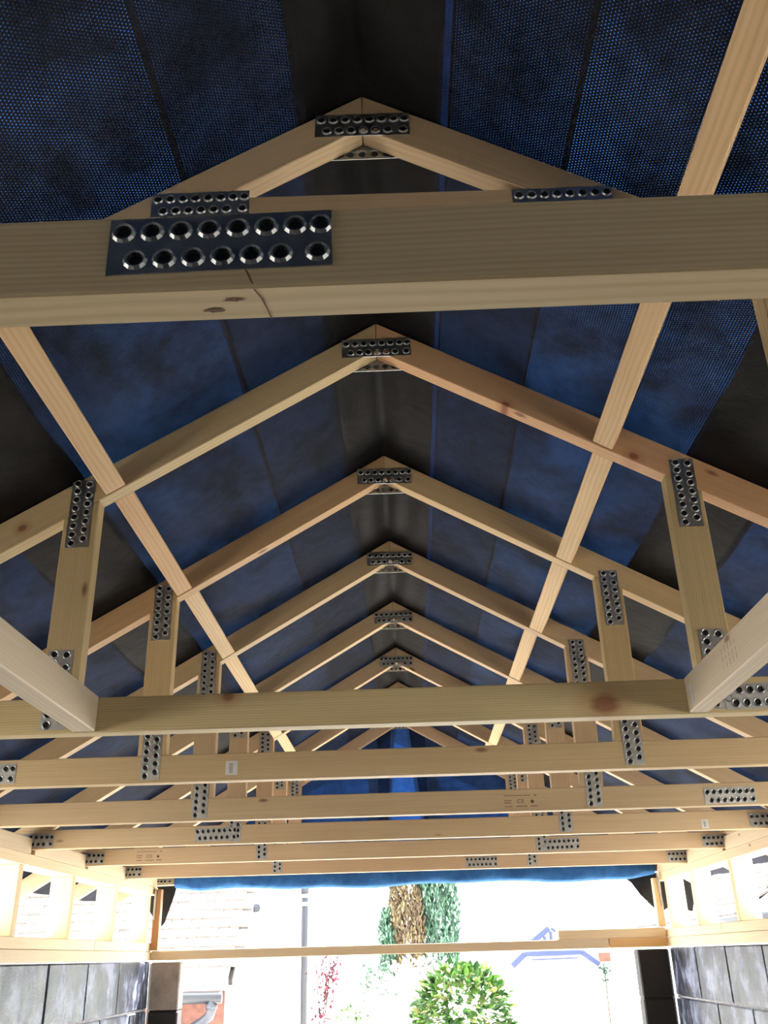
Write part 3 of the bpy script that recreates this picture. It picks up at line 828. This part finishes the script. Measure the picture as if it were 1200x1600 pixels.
# ------------------------------------------------------------------ boards and bits at the front opening
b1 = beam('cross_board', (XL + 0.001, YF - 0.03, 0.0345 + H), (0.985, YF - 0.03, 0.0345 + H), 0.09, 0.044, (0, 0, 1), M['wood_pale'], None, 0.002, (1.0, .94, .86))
tag(b1, 'long pine board laid level across the front opening', 'board')
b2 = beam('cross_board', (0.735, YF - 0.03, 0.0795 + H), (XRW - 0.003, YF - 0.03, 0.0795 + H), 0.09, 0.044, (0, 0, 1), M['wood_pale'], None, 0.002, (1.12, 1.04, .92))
tag(b2, 'shorter pine board lapped on top of the long one at the right pier', 'board')
b3 = beam('packing_block', (0.99, YF - 0.03, 0.0345 + H), (XRW - 0.003, YF - 0.03, 0.0345 + H), 0.09, 0.044, (0, 0, 1), M['wood'], None, 0.002, (1.15, .92, .66))
tag(b3, 'orange-toned timber packer on top of the black right pier', 'timber block')
# corner posts and steel straps
for side, x, tint in (('left', XL + 0.022, (.5, .33, .23)), ('right', XRW - 0.024, (1.1, 1.0, .85))):
    zz = 0.335 if side == 'right' else 0.348
    o = beam('corner_post', (x, YF - 0.085, (0.104 if side == 'right' else 0.058) + H), (x, YF - 0.085, zz + H), 0.036, 0.044, (0, 1, 0), M['wood'] if side == 'left' else M['wood_pale'], None, 0.0015, tint)
    tag(o, '%s timber post in the %s front corner under the last truss' % ('brown' if side == 'left' else 'pale', side), 'post')
    s_ = beam('steel_strap', (x + (-.012 if side == 'left' else .014), YF - 0.112, 0.20 + H), (x + (-.010 if side == 'left' else .006), YF - 0.112, 0.352 + H), 0.010, 0.0016, (0, 1, 0), M['strap'], None, 0)
    tag(s_, 'thin steel strap nailed to the %s corner post' % side, 'strap')
for side, x in (('left', XL + 0.006), ('right', XRW - 0.008)):
    o = beam('angle_bead', (x, 5.262, 0.3 + 0.0), (x, 5.262, H - 0.002), 0.012 if side == 'right' else .016, 0.016, (0, 1, 0), M['plastic_white'] if side == 'left' else M['strap'], None, 0.002)
    tag(o, '%s vertical bead down the end of the %s block wall' % ('white' if side == 'left' else 'bluish steel', side), 'bead')

# ------------------------------------------------------------------ outside: tiled roofs
tile_me = box_mesh('roof_tile', 0.1635, 0.245, 0.020, 0.002); tile_me.materials.append(M['tile'])
def tiled(parent, origin, along, upslope, ncol, nrow, gauge, tw, rnd):
    a = Vector(along).normalized(); u = Vector(upslope).normalized(); n = a.cross(u).normalized()
    if n.z < 0: n = -n
    o0 = Vector(origin)
    for r_ in range(nrow):
        for c in range(ncol):
            p = o0 + a*((c + 0.5 + (0.5 if r_ % 2 else 0))*tw) + u*(r_*gauge + 0.12) + n*(0.030 + rnd.uniform(-.004, .004))
            ex = a; ey = (u - n*0.11 + a*rnd.uniform(-.012, .012)).normalized(); ez = ex.cross(ey).normalized()
            if ez.z < 0: ex = -ex; ez = ex.cross(ey).normalized()
            ex = ey.cross(ez).normalized()
            mw = Matrix(((ex.x, ey.x, ez.x, p.x), (ex.y, ey.y, ez.y, p.y), (ex.z, ey.z, ez.z, p.z), (0, 0, 0, 1)))
            link('roof_tile', tile_me, parent, None, mw)
def deck(parent, p, a, u, w, l, name='roof_deck', mat='under', t=0.05):
    a = Vector(a).normalized(); u = Vector(u).normalized(); n = a.cross(u); n = n if n.z > 0 else -n
    c = Vector(p) + a*w/2 + u*l/2 - n*(t/2 - 0.012)
    return link(name, box_mesh(name, w, l, t, 0), parent, M[mat], frame(c, a, n))

# ---- low outbuilding with tiled roof beyond the left pier
ob = empty('outbuilding', (-3.0, 8.6, -0.02))
tag(ob, 'low outbuilding with pale tiled roof, gutter and brick wall behind the left pier', 'outbuilding')
eave = Vector((-4.25, 8.0, H - 0.14)); al = (1, 0.02, 0); us = (0, math.cos(0.72), math.sin(0.72))
deck(ob, eave, al, us, 2.82, 1.55)
tiled(ob, eave, al, us, 17, 12, 0.110, 0.165, random.Random(3))
slab('wall', (-4.2, 8.22, -0.02), (-1.50, 8.42, H - 0.10), M['brick'], ob)
slab('fascia_board', (-4.25, 7.98, H - 0.20), (-1.44, 8.0, H - 0.10), M['render'], ob)
tube('gutter', [(-4.25, 7.93, H - 0.228), (-1.47, 7.93, H - 0.246)], 0.043, M['blackpipe'], ob)
dp = tube('downpipe', [(-1.545, 7.93, H - .235), (-1.545, 7.93, H - .33), (-1.56, 7.95, H - .37), (-1.62, 7.99, H - .41), (-1.80, 8.12, H - .50), (-1.86, 8.16, H - .54), (-1.87, 8.16, H - .62), (-1.87, 8.16, 0)], 0.036, M['pvc'], ob)
tube('pipe_collar', [(-1.545, 7.93, H - .285), (-1.545, 7.93, H - .325)], 0.043, M['pvc'], dp)

# ---- white house with the grey downpipe
hs = empty('white_house', (-4.0, 13, -0.02)); tag(hs, 'white rendered house wall behind the tiled outbuilding', 'house')
slab('wall', (-7.0, 11.0, -0.02), (-1.24, 16.0, 4.6), M['render'], hs)
prof = [(-7.3, 4.5), (-4.1, 6.6), (-1.0, 4.5)]
bm = bmesh.new(); A_ = [bm.verts.new((x, 10.8, z)) for x, z in prof]; B_ = [bm.verts.new((x, 16.2, z)) for x, z in prof]
bm.faces.new(A_); bm.faces.new(B_[::-1])
for i in range(3): bm.faces.new((A_[i], B_[i], B_[(i+1) % 3], A_[(i+1) % 3]))
link('roof', bm_mesh(bm, 'roof'), hs, M['tile'], Matrix.Identity(4))
d2 = tube('downpipe', [(-1.17, 10.95, -0.02), (-1.17, 10.95, 4.5)], 0.038, M['pvc'], hs, 14)
for z_ in (H + 0.52, H + 0.60, H - 1.2): tube('pipe_bracket', [(-1.17, 10.95, z_), (-1.17, 10.95, z_ + 0.035)], 0.052, M['plastic_white'], d2, 14)
tube('pipe_socket', [(-1.17, 10.95, H + 0.64), (-1.17, 10.95, H + 0.80)], 0.047, M['pvc'], d2, 14)
tube('waste_pipe', [(-1.81, 11.02, H + 0.535), (-1.72, 10.90, H + 0.51), (-1.67, 10.80, H + 0.505)], 0.042, M['pvc'], hs)

# ---- neighbour's roof on the right
nb = empty('neighbour_garage', (5.0, 11, -0.02)); tag(nb, 'neighbouring building with long tiled roof and dark gutter beyond the right wall', 'building')
ev = Vector((2.95, 6.2, H + 0.235)); al2 = (0, 1, 0); us2 = (math.cos(0.55), 0, math.sin(0.55))
deck(nb, ev, al2, us2, 9.6, 2.6)
tiled(nb, ev + Vector((0, 3.2, 0)), al2, us2, 30, 10, 0.115, 0.2, random.Random(5))
tile_far = tile_me
slab('wall', (3.25, 6.3, -0.02), (3.5, 15.6, H + 0.3), M['render'], nb)
tube('gutter', [(2.90, 6.2, H + 0.22), (2.90, 15.8, H + 0.205)], 0.05, M['blackpipe'], nb)
slab('fascia_board', (2.955, 6.2, H + 0.12), (2.98, 15.8, H + 0.235), M['render'], nb)

# ---- porch with blue painted timbers
po = empty('porch', (1.85, 14.2, -0.02)); tag(po, 'white gabled porch with blue-painted truss timbers beyond the round bush', 'porch')
slab('wall', (1.36, 14.15, -0.02), (2.40, 14.6, H - 0.03), M['render'], po)
bm = bmesh.new()
prof = [(1.42, -0.03), (2.34, -0.03), (1.86, 0.30)]
A_ = [bm.verts.new((x, 14.15, z + H)) for x, z in prof]; B_ = [bm.verts.new((x, 14.6, z + H)) for x, z in prof]
bm.faces.new(A_); bm.faces.new(B_[::-1])
for i in range(3): bm.faces.new((A_[i], B_[i], B_[(i+1) % 3], A_[(i+1) % 3]))
bmesh.ops.recalc_face_normals(bm, faces=bm.faces[:])
link('gable', bm_mesh(bm, 'gable'), po, M['render'], Matrix.Identity(4))
def pt(nm, x0, z0, x1, z1, w=0.07, y=14.08): beam(nm, (x0, y, z0 + H), (x1, y, z1 + H), 0.08, w, (0, 0, 1) if abs(x1-x0) > abs(z1-z0) else (1, 0, 0), M['bluepaint'], po, 0.004)
pt('barge_board', 1.60, 0.13, 1.845, 0.30); pt('barge_board', 1.875, 0.30, 2.12, 0.13, 0.03)
pt('king_post', 1.865, 0.13, 1.865, 0.26, 0.03)
pt('king_post', 1.775, 0.13, 1.775, 0.20, 0.03)
pt('tie_beam', 1.49, -0.012, 2.26, -0.008, 0.06)
pt('tie_beam', 1.58, -0.085, 2.20, -0.075, 0.018)
pt('brace', 1.31, -0.155, 1.49, -0.01, 0.075); pt('brace', 2.26, -0.005, 2.48, -0.165, 0.065)
br = empty('garden_pier', (2.6, 14.4, -0.02))
slab('shaft', (2.53, 14.3, -0.02), (2.67, 14.5, H - 0.13), M['render'], br); slab('brick_cap', (2.52, 14.28, H - 0.13), (2.68, 14.52, H - 0.02), M['brick'], br)
tag(br, 'white garden pier with a red brick cap behind the right end of the porch', 'pier')

# ------------------------------------------------------------------ plants
def leaf_mesh(name, l=0.06, w=0.03, mat='laurel'):
    vs = [(0, 0, 0), (w*.5, l*.35, -.12*w), (0, l*.35, .10*w), (-w*.5, l*.35, -.12*w), (w*.42, l*.7, -.16*w), (0, l*.72, .05*w), (-w*.42, l*.7, -.16*w), (0, l, -.2*w)]
    fs = [(0, 1, 2), (0, 2, 3), (1, 4, 5, 2), (2, 5, 6, 3), (4, 7, 5), (5, 7, 6)]
    me = bpy.data.meshes.new(name); me.from_pydata(vs, [], fs); me.update()
    me.materials.append(M[mat]); return me
def rot_to(d, rnd, roll=0.6):
    d = Vector(d).normalized(); q = d.to_track_quat('Y', 'Z').to_matrix().to_4x4()
    return q @ Matrix.Rotation(rnd.uniform(-roll, roll), 4, 'Y')
def leaf_cloud(name, parent, positions, l, w, mat, rnd, outward=None, droop=0.0, kind='stuff'):
    """many leaves as one mesh"""
    base = leaf_mesh('leaf_tmp', l, w, mat); bv = [v.co.copy() for v in base.vertices]; bf = [tuple(p.vertices) for p in base.polygons]
    bpy.data.meshes.remove(base)
    V, F = [], []
    for p, d in positions:
        m = Matrix.Translation(p) @ rot_to(d, rnd) @ Matrix.Scale(rnd.uniform(.7, 1.25), 4)
        o = len(V); V += [tuple(m @ v) for v in bv]; F += [tuple(i + o for i in f_) for f_ in bf]
    me = bpy.data.meshes.new(name); me.from_pydata(V, [], F); me.update(); me.materials.append(M[mat])
    o = link(name, me, parent, None, Matrix.Identity(4)); o['kind'] = kind; return o

# ---- round variegated bush in front
def shell(c, r, n, rnd, zmin=-1.0, jit=.12, inner=0.0):
    out = []
    while len(out) < n:
        d = Vector((rnd.gauss(0, 1), rnd.gauss(0, 1), rnd.gauss(0, 1))).normalized()
        if d.z < zmin: continue
        k = 1 + rnd.uniform(-jit, jit) - (rnd.random()**2)*inner
        p = Vector(c) + Vector((d.x*r[0], d.y*r[1], d.z*r[2]))*k
        dd = (d + Vector((rnd.gauss(0, .45), rnd.gauss(0, .45), rnd.gauss(0, .45) - 0.15))).normalized()
        out.append((p, dd))
    return out
rb = random.Random(21)
bush = empty('round_bush', (0.37, 9.0, -0.02)); tag(bush, 'round bush with glossy variegated green leaves outside the opening', 'bush')
bc = (0.40, 9.0, H - 0.50); brd = (0.40, 0.40, 0.41)
cand = shell(bc, brd, 1500, rb, -0.7, .08, .25)
cand.sort(key=lambda q: q[0].y - 0.6*q[0].z)
leafA = leaf_mesh('leaf', 0.085, 0.045, 'laurel')
for p, d in cand[:300]:
    link('leaf', leafA, bush, None, Matrix.Translation(p) @ rot_to(d, rb) @ Matrix.Scale(rb.uniform(.75, 1.25), 4))
leaf_cloud('foliage', bush, cand[300:], 0.085, 0.045, 'laurel', rb)
tube('stem', [(0.38, 9.0, -0.02), (0.39, 9.0, 0.5), (0.40, 9.0, 1.0)], 0.03, M['bark'], bush)
# ---- shrub behind it, overexposed sunlight put into its pale leaf colour
sh = empty('pale_shrub', (0.0, 10.6, -0.02)); tag(sh, 'shrub mounded behind the round bush, overexposed sun put into its pale leaf colour', 'shrub')
leaf_cloud('foliage', sh, shell((0.05, 10.8, H - 0.75), (0.62, 0.5, 0.70), 2600, rb, -.8, .08, .3), 0.07, 0.04, 'overexposed_leaf', rb)
tube('stem', [(0.05, 10.8, -0.02), (0.05, 10.8, 1.0)], 0.03, M['bark'], sh)
# ---- red-leaved shrub by the grey downpipe
rs = empty('red_shrub', (-0.9, 10.2, -0.02)); tag(rs, 'red-leaved shrub beside the grey downpipe', 'shrub')
pos = [(Vector((-0.87 + rb.gauss(0, .07), 10.2 + rb.gauss(0, .12), H - 0.28 + rb.gauss(0, .17))), Vector((rb.gauss(0, 1), rb.gauss(0, 1), rb.gauss(0, 1)))) for _ in range(230)]
pos += [(Vector((-0.80 + rb.gauss(0, .05), 10.2 + rb.gauss(0, .1), H - 0.10 + rb.gauss(0, .06))), Vector((rb.gauss(0, 1), rb.gauss(0, 1), rb.gauss(0, 1)))) for _ in range(50)]
leaf_cloud('foliage', rs, pos, 0.05, 0.026, 'red_leaf', rb)
for x1, z1 in ((-0.98, .25), (-0.86, .1), (-0.80, .45)):
    tube('stem', [(-0.92, 10.2, -0.02), (-0.92 + (x1 + .92)*.3, 10.2, H - .5), (x1, 10.2, H + z1 - .25)], 0.006, M['bark'], rs, 6)
# ---- grey-green shrubs between it and the bush
ms = empty('grey_green_shrub', (-0.50, 12.2, -0.02)); tag(ms, 'loose grey-green shrub between the red shrub and the conifer', 'shrub')
pos = [(Vector((-0.50 + rb.gauss(0, .09), 12.2 + rb.gauss(0, .12), H - 0.30 + rb.gauss(0, .20))), Vector((rb.gauss(0, 1), rb.gauss(0, 1), rb.gauss(0, 1)))) for _ in range(420)]
leaf_cloud('foliage', ms, pos, 0.06, 0.03, 'mint', rb)
tube('stem', [(-0.50, 12.2, -0.02), (-0.50, 12.2, 1.3)], 0.02, M['bark'], ms, 6)
gs = empty('low_green_shrub', (-0.62, 9.6, -0.02)); tag(gs, 'low small-leaved green shrub under the red one', 'shrub')
leaf_cloud('foliage', gs, shell((-0.62, 9.6, H - 0.62), (0.20, 0.2, 0.22), 420, rb, -.8, .15, .3), 0.036, 0.02, 'laurel', rb)
tube('stem', [(-0.62, 9.6, -0.02), (-0.62, 9.6, 0.9)], 0.02, M['bark'], gs, 6)
# ---- ivy on the porch corner
iv = empty('climbing_ivy', (2.56, 14.0, -0.02)); tag(iv, 'small dark climber hanging at the right brace of the porch', 'climber')
pos = [(Vector((2.53 + rb.gauss(0, .035), 14.0 + rb.gauss(0, .03), H - 0.17 - abs(rb.gauss(0, .12)))), Vector((rb.gauss(0, 1), -1, rb.gauss(0, 1)))) for _ in range(90)]
leaf_cloud('foliage', iv, pos, 0.05, 0.03, 'conifer', rb)
tube('stem', [(2.53, 14.02, -0.02), (2.53, 14.02, H - 0.16)], 0.008, M['bark'], iv, 6)
# ---- tall conifer, half of it browned
cf = empty('tall_conifer', (0.1, 16.2, -0.02)); tag(cf, 'tall conifer with a browned left side rising behind the shrubs', 'tree')
def spray_column(cx, cy, r, z0, z1, n, mat):
    pos = []
    for _ in range(n):
        z = rb.uniform(z0, z1); a = rb.uniform(0, 2*math.pi)
        k = r*(0.75 + .25*math.sin(z*7 + a*3 + cx*9))*min(1, (z1 - z)/0.5 + .35)*(0.8 + .2*rb.random())
        p = Vector((cx + k*math.cos(a), cy + k*math.sin(a), z))
        pos.append((p, Vector((math.cos(a)*.35 + rb.gauss(0, .15), math.sin(a)*.35 + rb.gauss(0, .15), rb.choice((1, -1))*1.0))))
    return pos
pg, pb = [], []
for cx, cy, r, z0, z1, n in ((0.36, 16.0, .22, 1.35, 3.7, 2600), (0.58, 16.1, .15, 1.25, 2.95, 1500), (0.20, 16.1, .18, 1.6, 3.9, 1700), (-0.44, 15.9, .13, 1.25, 2.25, 900), (-0.40, 15.9, .15, 1.0, 1.9, 900)):
    pg += spray_column(cx, cy, r, z0, z1, n, 0)
for cx, cy, r, z0, z1, n in ((-0.10, 15.95, .19, 1.45, 3.1, 1700), (-0.27, 16.0, .15, 1.42, 2.7, 1200), (0.06, 15.9, .11, 1.40, 2.5, 800)):
    pb += spray_column(cx, cy, r, z0, z1, n, 0)
fo = leaf_cloud('foliage', cf, pg, 0.085, 0.030, 'conifer', rb)
fb = leaf_cloud('foliage', cf, pb, 0.085, 0.030, 'conifer_brown', rb); fb['label'] = 'browned sprays'
tube('trunk', [(0.1, 16.25, -0.02), (0.1, 16.25, 1.8), (0.1, 16.2, 3.6)], 0.07, M['bark'], cf)
